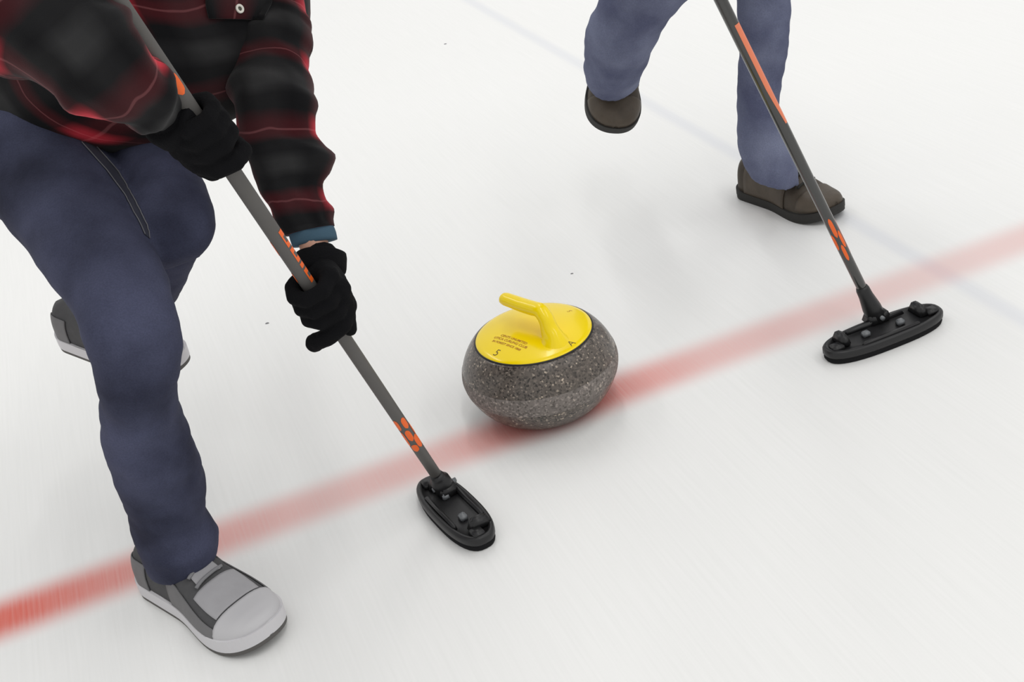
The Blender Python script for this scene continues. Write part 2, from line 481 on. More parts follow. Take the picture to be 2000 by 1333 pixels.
# plate: gently domed with a raised centre
def plate_z(r):
    t = min(1, r / .1)
    return ZP + .0025 + .0125 * (1 - t ** 2.2)
pl = [(.099, ZP + .001), (.1008, ZP + .0016), (.1008, ZP + .0032), (.099, ZP + .0048)] + [(.0985 * (1 - i / 16), plate_z(.0985 * (1 - i / 16)) + .0024 * (i > 0)) for i in range(1, 16)] + [(.002, plate_z(0) + .0024)]
plate = revolve('handle_plate', pl, M['yellow'], stone)
plate['label'] = 'round yellow plate with engraved lettering'
PLATE_TOP = plate_z
# gooseneck and grip; foot of the neck and end of the grip are read from the photograph
def stone_local(px, py, z): 
    g = ground(px, py, z); return Vector((g.x - SX, g.y - SY, z))
foot = stone_local(1082, 668, ZP + .008)
knee_p = stone_local(1062, 611, ZP + .056)
tip = stone_local(984, 583, ZP + .058)
g0 = foot + Vector((0, 0, -.004))
gp = [g0, lerp(foot, knee_p, .22), lerp(foot, knee_p, .52), lerp(foot, knee_p, .80) , lerp(knee_p, tip, .08) + Vector((0, 0, .0015)), lerp(knee_p, tip, .25) + Vector((0, 0, .001)), lerp(knee_p, tip, .5), lerp(knee_p, tip, .8), tip, tip + (tip - knee_p).normalized() * .006]
gdir = (tip - knee_p).normalized()
side = gdir.cross(Vector((0, 0, 1))).normalized()
hw = [.030, .0185, .0150, .0138, .0140, .0140, .0138, .0130, .0115, .005]
ht = [.0300, .0200, .0145, .0130, .0120, .0118, .0115, .0110, .0098, .0045]
secs = []
for i, p in enumerate(gp):
    t = (gp[min(i + 1, len(gp) - 1)] - gp[max(i - 1, 0)]).normalized()
    W = side * hw[i]; T = side.cross(t).normalized() * ht[i]
    if i == 0: T = gdir * -ht[i]
    if T.dot(-gdir) < 0 and i < 3: T = -T
    if i >= 3 and T.dot(Vector((0, 0, 1))) < 0: T = -T
    secs.append([p, W, T])
V, Fa, UV = loft(secs, 28, 56)
hd = mesh('handle_grip', V, Fa, M['yellow'], stone)
hd['label'] = 'yellow gooseneck grip bent over the plate'
# engraved lettering lies on the domed plate
def plate_text(body, size, cx, cy, dirv, mat, name, shear=0.0, spacing=1.0):
    cu = bpy.data.curves.new(name, 'FONT'); cu.body = body; cu.size = size
    cu.align_x = 'CENTER'; cu.align_y = 'CENTER'; cu.space_character = spacing
    cu.offset = 0.0001 if size < .012 else -0.0002
    to = bpy.data.objects.new(name + '_tmp', cu); COL.objects.link(to)
    dg = bpy.context.evaluated_depsgraph_get(); dg.update()
    me = bpy.data.meshes.new_from_object(to.evaluated_get(dg))
    bpy.data.objects.remove(to); bpy.data.curves.remove(cu)
    bm = bmesh.new(); bm.from_mesh(me); bpy.data.meshes.remove(me)
    bmesh.ops.triangulate(bm, faces=bm.faces[:])
    for _ in range(2):
        es = [e for e in bm.edges if e.calc_length() > .006]
        if es: bmesh.ops.subdivide_edges(bm, edges=es, cuts=1)
        bmesh.ops.triangulate(bm, faces=bm.faces[:])
    dx = Vector((dirv[0], dirv[1])).normalized(); dy = Vector((-dx.y, dx.x))
    for v in bm.verts:
        q = Vector((cx, cy)) + dx * v.co.x + dy * v.co.y
        v.co = Vector((q.x, q.y, plate_z(q.length) + .0024 + .0003))
    o = from_bm(name, bm, mat, plate, smooth=False)
    return o
def on_plate(px, py):
    z = ZP + .008
    for _ in range(6):
        q = stone_local(px, py, z); z = plate_z(min(.1, Vector((q.x, q.y)).length)) + .0024
    return q
for txt, (xa, ya), (xb, yb) in (('CENTS UNLIMITED', (977, 655), (1031, 673)), ('UTICA CURLING CLUB', (964, 659), (1031, 681)), ('IN FOREST SINCE 1868', (957, 665), (1022, 687))):
    a, b_ = on_plate(xa, ya), on_plate(xb, yb)
    d = b_ - a; c = (a + b_) * .5
    plate_text(txt, d.length / (len(txt) * .60), c.x, c.y, (d.x, d.y), M['ink'], 'engraved_text')
a = on_plate(970, 690); tdir = on_plate(1022, 687) - on_plate(957, 665)
plate_text('5', .021, a.x, a.y, (tdir.x, tdir.y), M['ink_dark'], 'engraved_number')
a = on_plate(1116, 671); rad = Vector((a.x, a.y)).normalized()
plate_text('A', .018, a.x, a.y, (-rad.y, rad.x), M['ink_dark'], 'engraved_letter')
a = on_plate(1113, 608); rad = Vector((a.x, a.y)).normalized()
plate_text('5', .013, a.x, a.y, (-rad.y, rad.x), M['ink'], 'engraved_number')

# ---------------------------------------------------------------- curling brooms
def curling_broom(P0, P1, length, r0, r1, head_c, head_dir, head_len, head_wid, shaft_mat, label, sock=.034):
    root = empty('curling_broom', (head_c.x, head_c.y, 0), label, 'broom', 'curling brooms')
    inv = Vector((-head_c.x, -head_c.y, 0))
    d = (P1 - P0).normalized()
    pts = [P0 + inv + d * (length * i / 24) for i in range(25)]
    rad_ = [lerp(r0, r1, min(1, i / 24 / .55)) for i in range(25)]
    tube('shaft', pts, rad_, shaft_mat, root, 24)
    # rounded end cap
    e = pts[-1]
    tube('end_cap', [e - d * .03, e, e + d * .006, e + d * .010], [r1 * 1.06, r1 * 1.06, r1 * .8, r1 * .3], M['black_plastic'], root, 20)
    hx = head_dir.normalized(); hy = Vector((-hx.y, hx.x, 0)); up = Vector((0, 0, 1))
    def outline(l, wd, n=40, ex=2.6):
        o = []
        for k in range(n):
            a = 2 * math.pi * k / n
            c, s = math.cos(a), math.sin(a)
            o.append((l / 2 * abs(c) ** (2 / ex) * (1 if c >= 0 else -1), wd / 2 * abs(s) ** (2 / ex) * (1 if s >= 0 else -1)))
        return o
    def stack(name, levels, mat, off=(0, 0)):
        V, Fa = [], []
        n = 40
        for l, wd, z in levels:
            for x, y in outline(l, wd): V.append(hx * (x + off[0]) + hy * (y + off[1]) + up * z)
        for j in range(len(levels) - 1):
            for k in range(n):
                a, b = j * n + k, j * n + (k + 1) % n
                Fa.append((a, b, b + n, a + n))
        Fa.append(tuple(range(n - 1, -1, -1))); Fa.append(tuple(range((len(levels) - 1) * n, len(levels) * n)))
        return mesh(name, V, Fa, mat, root)
    Lh, Wh = head_len, head_wid
    stack('pad', [(Lh * .97, Wh * .94, .0006), (Lh * .985, Wh * .96, .004), (Lh * .985, Wh * .96, .011)], M['black_matte'])
    sh = stack('head_shell', [(Lh * .985, Wh * .97, .0105), (Lh, Wh, .013), (Lh, Wh, .021), (Lh * .98, Wh * .95, .0245), (Lh * .93, Wh * .82, .0255), (Lh * .90, Wh * .74, .0205), (Lh * .5, Wh * .5, .0195)], M['black_plastic'])
    def boxy(name, cx, cy, lx, ly, z0, z1, mat, parent=None, taper=.8, rot=0.0):
        bm = bmesh.new(); bmesh.ops.create_cube(bm, size=1)
        ca, sa = math.cos(rot), math.sin(rot)
        for v in bm.verts:
            t = taper if v.co.z > 0 else 1
            x, y = v.co.x * lx * t, v.co.y * ly * t
            x, y = x * ca - y * sa, x * sa + y * ca
            v.co = hx * (cx + x) + hy * (cy + y) + up * (z0 if v.co.z < 0 else z1)
        bmesh.ops.bevel(bm, geom=bm.edges[:], offset=min(lx, ly, z1 - z0) * .18, segments=2, affect='EDGES')
        return from_bm(name, bm, mat, parent or root)
    for s in (-1, 1):
        boxy('end_lug', s * Lh * .335, Wh * .12, .020, Wh * .55, .019, .040, M['black_plastic'], taper=.62)
        boxy('locking_tab', s * Lh * .41, -Wh * .05, .024, .022, .020, .029, M['black_plastic'], taper=.8)
        boxy('clip', s * .034, -.002 * s, .015, .013, .019, .029, M['clip'], taper=.85)
    for s in (-1, 1):
        boxy('rail', 0, s * Wh * .33, Lh * .52, .007, .019, .0285, M['black_plastic'], taper=.9)
    # hinge block and socket that takes the shaft
    base = Vector((P0.x, P0.y, 0)) + Vector((inv.x, inv.y, 0))
    q = P0 + inv
    low = Vector((q.x, q.y, 0)) - Vector((d.x, d.y, 0)) * ((q.z - .026) / d.z) + up * .026
    cx, cy = low.dot(hx), low.dot(hy)
    boxy('hinge_block', cx, cy, .046, .034, .019, .040, M['black_plastic'], taper=.75)
    tube('socket', [low - d * .004, low + d * .022, lerp(low, q + d * sock, .7), q + d * (sock - .006), q + d * sock], [.0175, .0165, r0 * 1.42, r0 * 1.34, r0 * 1.12], M['black_plastic'], root, 24)
    hv = hx if abs(hx.dot(d)) < .8 else hy
    tube('hinge_pin', [low + up * .006 - hy * .021, low + up * .006 + hy * .021], .004, M['clip'], root, 10)
    return root, d, inv
def shaft_patch(root, P0, d, inv, r0, r1, length, t0, t1, a0, a1, mat, name='print', lift=.0004, notch=None):
    """thin printed patch that follows the round shaft; angle 0 faces the camera"""
    view = (EYE - (P0 + d * (t0 + t1) / 2)); c = (view - d * view.dot(d)).normalized(); s = d.cross(c)
    V, Fa = [], []
    na, nl = 8, 8
    for j in range(nl + 1):
        v = j / nl
        t = lerp(t0, t1, v); r = lerp(r0, r1, min(1, t / length / .55)) + lift
        A0, A1 = (a0, a1)
        if notch: A0, A1 = notch(v, a0, a1)
        for k in range(na + 1):
            a = lerp(A0, A1, k / na)
            V.append(P0 + inv + d * t + (c * math.cos(a) + s * math.sin(a)) * r)
    for j in range(nl):
        for k in range(na):
            a = j * (na + 1) + k
            Fa.append((a, a + 1, a + na + 2, a + na + 1))
    o = mesh(name, V, Fa, mat, root)
    return o
def oval(v, a0, a1):
    c = (a0 + a1) / 2; h = (a1 - a0) / 2 * max(.05, 1 - abs(2 * v - 1) ** 3.5) ** .5
    return c - h, c + h

# broom of the sweeper on the left
LB0 = at(850, 925, 2.02); LB1 = at(405, 262, 1.55)
lb_r0, lb_r1, LBL = .0091, .0107, 1.06
ha, hb = ground(833, 938, .02), ground(946, 1052, .02)
lbroom, lbd, lbi = curling_broom(LB0, LB1, LBL, lb_r0, lb_r1, (ha + hb) * .5, hb - ha, .205, .074, M['shaft'], 'grey curling broom with black head gripped by two black gloves', sock=-.004)
def lp(t0, t1, a0, a1, mat='orange', notch=None):
    return shaft_patch(lbroom, LB0, lbd, lbi, lb_r0, lb_r1, LBL, t0, t1, a0, a1, M[mat], 'print', notch=notch)
def t_of(P0, d, px, py):
    """length along the shaft at which it passes a pixel row"""
    best, bt = 1e9, 0
    for i in range(0, 1200):
        p = P0 + d * (i / 1000); q = p - EYE; z = q.dot(F)
        x = IW / 2 + FPX * q.dot(RX) / z; y = IH / 2 - FPX * q.dot(UY) / z
        e = (x - px) ** 2 + (y - py) ** 2
        if e < best: best, bt = e, i / 1000
    return bt
for (xa, ya), (xb, yb), a0, a1 in (((781, 812), (790, 832), .0, .9), ((768, 820), (779, 838), -1.3, -.5), ((788, 838), (800, 856), -.55, .35), ((800, 850), (818, 868), .2, 1.3), ((783, 843), (800, 868), -1.4, -.8), ((803, 866), (815, 873), -1.0, .1), ((795, 826), (808, 846), 1.0, 1.5)):
    ta, tb = t_of(LB0, lbd, xa, ya), t_of(LB0, lbd, xb, yb)
    lp(min(ta, tb), max(ta, tb) + .002, a0, a1, notch=oval)
tl = [t_of(LB0, lbd, x, y) for x, y in ((541, 446), (605, 546))]
span = abs(tl[0] - tl[1]); tb0 = max(tl)
for f0, f1, lo, hi in ((0, .11, .50, 1.25), (.09, .24, .50, .72), (.22, .30, .50, 1.25), (.34, .42, .5, 1.25), (.41, .53, .5, .72), (.51, .59, .5, 1.25), (.63, .71, .5, 1.25), (.75, .83, .5, 1.25), (.82, .93, .5, .72), (.91, 1.0, .5, 1.25)):
    lp(tb0 - span * f1, tb0 - span * f0, lo, hi)
for f0, f1 in ((.1, .38), (.72, .92)): lp(tb0 - span * f1, tb0 - span * f0, -1.5, -1.15, notch=oval)
ta, tb = t_of(LB0, lbd, 330, 135), t_of(LB0, lbd, 362, 172)
lp(tb, ta, -.35, .9, notch=oval)
ta, tb = t_of(LB0, lbd, 668, 625), t_of(LB0, lbd, 676, 640)
lp(tb, ta, .6, 1.4)

# broom of the sweeper on the right
RB0 = at(1697, 590, 2.24); RB1 = at(1408, 0, 1.99)
rb_r0, rb_r1, RBL = .0089, .0101, 1.10
ha, hb = ground(1613, 688, .02), ground(1834, 602, .02)
rbroom, rbd, rbi = curling_broom(RB0, RB1, RBL, rb_r0, rb_r1, (ha + hb) * .5, hb - ha, .236, .076, M['shaft_gloss'], 'dark glossy curling broom with black head flat on the ice at right')
def rp(pa, pb, a0, a1, mat='orange', notch=oval):
    ta, tb = t_of(RB0, rbd, *pa), t_of(RB0, rbd, *pb)
    return shaft_patch(rbroom, RB0, rbd, rbi, rb_r0, rb_r1, RBL, min(ta, tb), max(ta, tb), a0, a1, M[mat], 'print', notch=notch)
rp((1437, 45), (1530, 240), .15, 1.25, 'orange_pale', notch=lambda v, a0, a1: (lerp(a0 + .5, a0, min(1, v * 3)), a1))
for pa, pb, a0, a1 in (((1615, 424), (1634, 460), -.35, .35), ((1638, 445), (1652, 478), .35, .95), ((1622, 458), (1638, 486), -1.2, -.5), ((1638, 476), (1656, 504), -.25, .35), ((1634, 424), (1662, 492), 1.25, 1.5)):
    rp(pa, pb, a0, a1)

# ---------------------------------------------------------------- shoes
FT = {}
def shoe(person, heel, fwd, up, L, Wd, style, key):
    """heel: sole point under the heel; fwd, up: unit-ish directions"""
    fwd = fwd.normalized(); lat = up.cross(fwd).normalized(); up = fwd.cross(lat).normalized()
    pl = person.location
    def P(x, y, z): return heel + fwd * (x * L) + lat * (y * Wd) + up * z - pl
    S = dict(trainer=('shoe_dark', 'shoe_white', 'tread', 'lace_grey'), boot=('brown', 'sole_dark', 'sole_dark', 'lace'))[style]
    # half width along the length, fraction of Wd
    def hw(x):
        x = min(1, max(0, x))
        if x < .12: return .36 * math.sqrt(max(0, 1 - ((.12 - x) / .12) ** 2)) ** .9
        if x < .40: return .36
        if x < .74:
            t = (x - .40) / .34; return .36 + .13 * t * t * (3 - 2 * t)
        return .49 * math.sqrt(max(0, 1 - ((x - .74) / .26) ** 2.3))
    cosx = lambda t: .5 - .5 * math.cos(math.pi * t)
    def bend(x): return .0 + .05 * math.sin(x * math.pi) * 0
    H = [(0, .078), (.08, .088), (.2, .086), (.32, .092), (.42, .096), (.52, .088), (.62, .074), (.72, .062), (.82, .054), (.9, .050), (.96, .043), (1.0, .030)]
    def hh(x):
        for (a, va), (b, vb) in zip(H, H[1:]):
            if x <= b: return va + (vb - va) * (x - a) / (b - a)
        return .02
    z0 = .022 if style == 'trainer' else .014
    n, ml = 28, 40
    def shell(x0, x1, grow, zlo, cut=None, ml=ml):
        V, Fa = [], []
        for j in range(ml + 1):
            x = lerp(x0, x1, cosx(j / ml)); w_ = hw(x) + grow / Wd; h_ = hh(x) + grow
            rise = .012 * max(0, (x - .75) / .25) ** 2
            for k in range(n + 1):
                a = math.pi * k / n
                c, s = math.cos(a), math.sin(a)
                y = w_ * (abs(c) ** .75) * (1 if c > 0 else -1)
                sq = .55 if x < .5 else .7
                z = zlo + rise + (h_ - zlo) * (s ** sq if s > 0 else 0)
                V.append(P(x, y, z))
        for j in range(ml):
            for k in range(n):
                a = j * (n + 1) + k
                Fa.append((a, a + 1, a + n + 2, a + n + 1))
            a = j * (n + 1); Fa.append((a + n, a, a + n + 1, a + 2 * n + 1))
        Fa.append(tuple(range(n, -1, -1))); Fa.append(tuple(range(ml * (n + 1), (ml + 1) * (n + 1))))
        return V, Fa
    V, Fa = shell(0.0, 1.0, 0.0, z0)
    up_o = mesh('shoe', V, Fa, M[S[0]], person)
    up_o['label'] = 'grey and white trainer' if style == 'trainer' else 'brown leather shoe with black sole'
    # sole: slab following the outline with flared edge
    def sole(name, zlo, zhi, grow, mat, x0=-.012, x1=1.012):
        V, Fa = [], []
        ring = []
        K = 44
        for j in range(K + 1):
            x = cosx(j / K); ring.append((x0 + (x1 - x0) * x, hw(x) + grow / Wd))
        pts = [(x, w_) for x, w_ in ring] + [(x, -w_) for x, w_ in reversed(ring)]
        for zz in (zlo, zhi):
            for x, y in pts:
                rise = .016 * max(0, (x - .72) / .28) ** 2 + .004 * max(0, (.1 - x) / .1)
                V.append(P(x, y, zz + rise))
        m_ = len(pts)
        for k in range(m_):
            Fa.append((k, (k + 1) % m_, (k + 1) % m_ + m_, k + m_))
        Fa.append(tuple(range(m_ - 1, -1, -1))); Fa.append(tuple(range(m_, 2 * m_)))
        return mesh(name, V, Fa, mat, up_o, smooth=False)
    sole('midsole', .007, z0 + .006, .004, M[S[1]])
    sole('outsole', .0, .008, .003, M[S[2]])
    def patch(name, x0, x1, k0, k1, mat, lift=.0016, ml=14):
        V, Fa = [], []
        nn = 14
        for j in range(ml + 1):
            x = lerp(x0, x1, j / ml); w_ = hw(x) + lift / Wd; h_ = hh(x) + lift
            rise = .012 * max(0, (x - .75) / .25) ** 2
            for k in range(nn + 1):
                a = math.pi * lerp(k0 if not callable(k0) else k0(x), k1 if not callable(k1) else k1(x), k / nn)
                c, s = math.cos(a), math.sin(a)
                sq = .55 if x < .5 else .7
                V.append(P(x, w_ * (abs(c) ** .75) * (1 if c > 0 else -1), z0 + rise + (h_ - z0) * (max(0, s) ** sq)))
        for j in range(ml):
            for k in range(nn):
                a = j * (nn + 1) + k
                Fa.append((a, a + 1, a + nn + 2, a + nn + 1))
        o = mesh(name, V, Fa, mat, up_o)
        md = o.modifiers.new('t', 'SOLIDIFY'); md.thickness = .002; md.offset = 0
        return o
    if style == 'trainer':
        patch('toe_cap', .80, .9995, .0, 1.0, M['shoe_pale'])
        patch('side_overlay', .40, .80, 0.0, lambda x: .20 - .1 * (x - .4), M['shoe_side'])
        patch('side_overlay', .40, .80, lambda x: .80 + .1 * (x - .4), 1.0, M['shoe_side'])
        patch('heel_counter', .02, .2, .0, .22, M['shoe_side'])
        patch('heel_counter', .02, .2, .78, 1.0, M['shoe_side'])
        patch('vamp', .62, .79, .28, .72, M['shoe_mid'], .0012)
        patch('tongue', .30, .60, .40, .60, M['shoe_mid'], .003)
        xs = (.36, .42, .48, .54, .60)
    else:
        patch('toe_cap', .76, .9995, .06, .94, M['brown_light'], .0012)
        patch('side_overlay', .15, .62, 0.0, .27, M['brown_light'])
        patch('side_overlay', .15, .62, .73, 1.0, M['brown_light'])
        patch('tongue', .30, .60, .38, .62, M['brown'], .003)
        xs = (.46, .54, .62, .70)
        for i in range(9):
            x = .50 + .055 * i
            for s in (-1, 1):
                if x < .97:
                    q = P(x, s * (hw(min(1, x)) + .002 / Wd), .004)
    for x in xs:
        pts = []
        for k in range(9):
            a = math.pi * lerp(.36, .64, k / 8)
            c, s = math.cos(a), math.sin(a)
            sq = .55 if x < .5 else .7
            xx = x + .012 * (k - 4) / 4
            pts.append(P(xx, hw(x) * (abs(c) ** .75) * (1 if c > 0 else -1), z0 + (hh(x) + .005 - z0) * s ** sq))
        tube('lace', pts, .0028, M[S[3]], up_o, 6)
    FT[key] = (P(.30, 0, .062) + pl, P(.66, 0, .040) + pl)
    return up_o

# ---------------------------------------------------------------- gloves
def glove(person, C, s, w_, wrist, arm_dir, pos, cuff_t=(-.004, -.002, .003, .018, .024, .026)):
    """hand closed round a shaft. C on the shaft axis, s toward the broom head, w_ toward the palm side.
    the fingers cross the camera side of the shaft and curl round behind it"""
    s = s.normalized(); w_ = (w_ - s * w_.dot(s)).normalized()
    view = (EYE - C); c = view - s * view.dot(s); c = (c - w_ * c.dot(w_)).normalized()
    pl = person.location
    def P(a, ph, r):
        ph = math.radians(ph)
        return C + s * a + (w_ * math.cos(ph) + c * math.sin(ph)) * r - pl
    wr_ = wrist - pl
    bm = bmesh.new()
    mcp = []
    for a, ra, pts in pos['fingers']:
        q = [P(*p) for p in pts]
        beads(bm, q, [ra * 1.12] + [ra * 1.07] * (len(q) - 2) + [ra * a], .003)
        mcp.append(q[0])
    th = [P(*p) for p in pos['thumb']]
    beads(bm, th, [.017, .0145, .0125, .0105][:len(th)], .003)
    # palm
    for i, q in enumerate(mcp):
        mid = lerp(wr_, q, .5) + c * .004
        beads(bm, [wr_, mid, q], [.027, .021, .0145], .004)
    for a, b in zip(mcp, mcp[1:]): beads(bm, [a, b], [.0135, .0135], .004)
    beads(bm, [wr_, th[0]], [.026, .019], .004)
    beads(bm, [wr_ + arm_dir.normalized() * .014, wr_], [.029, .028], .004)
    g = skin('glove', bm, M['glove'], .0022, 5, person, wr=lambda p, n: .0006 * noise.noise(p * 120))
    g['label'] = 'black knitted glove gripping the shaft'
    ad = arm_dir.normalized()
    ring = [wr_ + ad * t for t in cuff_t]
    tube('cuff', ring, [.031, .0345, .0355, .036, .035, .031], M['glove'], g, 28)
    return g
CURL = lambda a, r: [(a, 12, .031), (a + .002, 62, .029), (a + .003, 118, .0262), (a, 160, .0262), (a - .003, 205, .0235), (a - .004, 258, .0225)]

# ================================================================ sweeper on the left
person1 = empty('person', (-.52, 1.66, 0), 'person in red and black plaid shirt and dark jeans sweeping with both gloved hands', 'person', 'sweepers')
pl1 = person1.location
def off(secs, pl): return [[c - pl, W, T] for c, W, T in finish_secs(secs)]

LH_C = at(622, 588, 1.0); tL = t_of(LB0, lbd, 622, 588); LHc = LB0 + lbd * tL
tU = t_of(LB0, lbd, 405, 262); RHc = LB0 + lbd * tU
perp_r = RX * .83 + UY * .55
# far (lower) hand
wristL = at(627, 529, 1.785)
armL = at(628, 440, 1.80) - wristL
fing = [(1.1, .0125, [(.028, 10, .029), (.036, 70, .029), (.043, 125, .030), (.050, 160, .034), (.055, 172, .038)]),
        (.95, .0118, CURL(.012, .03)), (.95, .0115, CURL(-.010, .03)), (.95, .0105, CURL(-.031, .03))]
glove(person1, LHc, -lbd, perp_r, wristL, armL, dict(fingers=fing, thumb=[(-.004, 14, .031), (.026, 24, .027), (.046, 38, .0225), (.058, 46, .021)]))
# near (upper) hand
wristR = at(350, 245, 1.545)
armR = at(290, 205, 1.50) - wristR
fing = [(.95, .012, [(.026, 10, .029), (.034, 66, .029), (.038, 118, .0265), (.039, 160, .0265), (.036, 205, .024)]),
        (.95, .0115, CURL(.008, .03)), (.95, .0115, CURL(-.012, .03)), (.95, .0098, CURL(-.031, .03))]
glove(person1, RHc, -lbd, -perp_r, wristR, armR, dict(fingers=fing, thumb=[(.000, -8, .034), (.022, -4, .032), (.036, 6, .027), (.044, 30, .023)]))

# jeans
def leg_secs1():
    near = [sec((-175, 150), (150, 120), 1.96, .75), sec((-110, 320), (200, 262), 1.89, .8), sec((0, 430), (245, 358), 1.81, .85), sec((72, 520), (290, 462), 1.735, .85),
            sec((128, 598), (328, 548), 1.685, .85), sec((163, 662), (350, 635), 1.66, .85), sec((184, 728), (354, 700), 1.68, .9), sec((196, 818), (350, 785), 1.735, 1.0),
            sec((210, 895), (382, 880), 1.795, 1.0), sec((236, 962), (401, 935), 1.84, 1.0), sec((258, 1030), (405, 1000), 1.878, 1.0), sec((276, 1085), (428, 1040), 1.905, 1.0), sec((288, 1112), (424, 1072), 1.925, 1.0)]
    far = [sec((130, 110), (340, 100), 2.06, .8), sec((185, 225), (372, 235), 1.97, .85), sec((215, 320), (382, 322), 1.88, .9), sec((248, 405), (412, 388), 1.80, .85), sec((262, 465), (418, 435), 1.765, .8), sec((280, 505), (408, 482), 1.765, .6), sec((296, 520), (395, 498), 1.78, .4)]
    shank = [sec((270, 420), (400, 470), 1.80, .9), sec((255, 475), (375, 525), 1.86, .95), sec((230, 525), (340, 592), 1.95, 1.0), sec((190, 580), (285, 655), 2.10, 1.0), sec((170, 605), (255, 680), 2.20, 1.0)]
    return near, far, shank
near, far, shank = leg_secs1()
bm = bmesh.new()
for S_ in (near, far, shank):
    V, Fa, UV = loft(off(S_, pl1), 40, 60)
    vs = [bm.verts.new(v) for v in V]
    for f in Fa:
        try: bm.faces.new([vs[i] for i in f])
        except ValueError: pass
bmesh.ops.recalc_face_normals(bm, faces=bm.faces[:])
RHIP, LHIP = at(15, 255, 1.93), at(250, 150, 2.07)
lat1 = (LHIP - RHIP).normalized()
pel = (RHIP + LHIP) * .5
ball(bm, pel - pl1 + Vector((0, 0, .02)), .185, .135, .13, (lat1, Vector((0, 0, 1)).cross(lat1), Vector((0, 0, 1))))
def denim_wr(p, n):
    q = p + pl1
    return .0035 * noise.noise(q * 16) + .0022 * noise.noise(Vector((q.x * 20, q.y * 20, q.z * 55)))
jeans = skin('jeans', bm, M['denim_dark'], .0055, 5, person1, denim_wr)
jeans['label'] = 'dark blue denim jeans'
bv = BVHTree.FromPolygons([v.co + pl1 for v in jeans.data.vertices], [tuple(p.vertices) for p in jeans.data.polygons])
def surf_line(px, mat, name, r, parent, lift=.0008, bvh=bv, pl=pl1, step=6):
    pts = []
    for (xa, ya), (xb, yb) in zip(px, px[1:]):
        n = max(1, int(math.hypot(xb - xa, yb - ya) / step))
        for k in range(n):
            loc, nor = hit(bvh, lerp(xa, xb, k / n), lerp(ya, yb, k / n))
            if loc: pts.append(loc + nor * lift - pl)
    loc, nor = hit(bvh, *px[-1])
    if loc: pts.append(loc + nor * lift - pl)
    # drop jumps
    good = [pts[0]]
    for p in pts[1:]:
        if (p - good[-1]).length < .04: good.append(p)
    return tube(name, good, r, mat, parent, 6)
def surf_band(pa, pb, mat, name, parent, bvh, pl, n=24, mrows=4, lift=.0008, thick=.0012):
    """cloth strip laid on a surface between two pixel polylines of equal length"""
    def samp(poly, t):
        L_ = [0]
        for a, b in zip(poly, poly[1:]): L_.append(L_[-1] + math.hypot(b[0] - a[0], b[1] - a[1]))
        d = t * L_[-1]
        for i in range(len(poly) - 1):
            if d <= L_[i + 1] + 1e-6:
                u = (d - L_[i]) / (L_[i + 1] - L_[i]); return (lerp(poly[i][0], poly[i + 1][0], u), lerp(poly[i][1], poly[i + 1][1], u))
        return poly[-1]
    V, Fa, UV = [], [], []
    last = None
    for j in range(n + 1):
        a, b = samp(pa, j / n), samp(pb, j / n)
        for k in range(mrows + 1):
            loc, nor = hit(bvh, lerp(a[0], b[0], k / mrows), lerp(a[1], b[1], k / mrows))
            if loc is None: loc, nor = last
            last = (loc, nor)
            V.append(loc + nor * lift - pl)
    for j in range(n):
        for k in range(mrows):
            a = j * (mrows + 1) + k
            Fa.append((a, a + 1, a + mrows + 2, a + mrows + 1))
            UV.append([(k / mrows * .1 - .046, .022 + j / n * .03), ((k + 1) / mrows * .1 - .046, .022 + j / n * .03), ((k + 1) / mrows * .1 - .046, .022 + (j + 1) / n * .03), (k / mrows * .1 - .046, .022 + (j + 1) / n * .03)])
    o = mesh(name, V, Fa, mat, parent, uvs=UV)
    md = o.modifiers.new('t', 'SOLIDIFY'); md.thickness = thick; md.offset = 0
    return o
outer = [(177, 276), (231, 337), (264, 390), (289, 440), (291, 466)]
inner = [(159, 279), (206, 332), (243, 382), (272, 436), (281, 458)]
surf_band(outer, inner, M['seam'], 'seam', jeans, bv, pl1)
surf_line(outer, M['stitch'], 'stitching', .0008, jeans, .0018)
surf_line(inner, M['stitch'], 'stitching', .0008, jeans, .0018)

# shirt: torso and two sleeves
LSH = at(505, -250, 1.88); RSH = LSH - lat1 * .37
shm = (LSH + RSH) * .5
ax1 = (shm - pel); L1 = ax1.length; ax1.normalize()
fr1 = ax1.cross(lat1).normalized()
if fr1.dot(EYE - pel) < 0: fr1 = -fr1
def tors(t, w_, d_, f=0.0, s=0.0): return [pel + ax1 * (L1 * t) + fr1 * f + lat1 * s, lat1 * w_, fr1 * d_]
torso = [tors(-.20, .165, .105, .085, .012), tors(-.10, .19, .135, .05, .0), tors(.1, .195, .15, .03, -.012), tors(.3, .185, .155, .035, -.01), tors(.55, .21, .17, .075, .045), tors(.8, .195, .15, .065, .03), tors(.96, .165, .11, .015, -.01), tors(1.06, .125, .085, .0, -.01), tors(1.13, .075, .065), tors(1.16, .06, .055)]
slR = [[RSH + lat1 * .03, ax1 * .085, fr1 * .085], sec((-170, 60), (90, -190), 1.60, .8), sec((-90, 95), (160, -100), 1.50, .8), sec((-15, 125), (205, -30), 1.435, .8), sec((62, 165), (250, 25), 1.42, .8), sec((128, 208), (286, 82), 1.435, .8), sec((165, 226), (304, 114), 1.45, .85), sec((212, 232), (328, 142), 1.475, .85), sec((250, 245), (344, 165), 1.50, .85), sec((288, 254), (358, 192), 1.53, .85)]
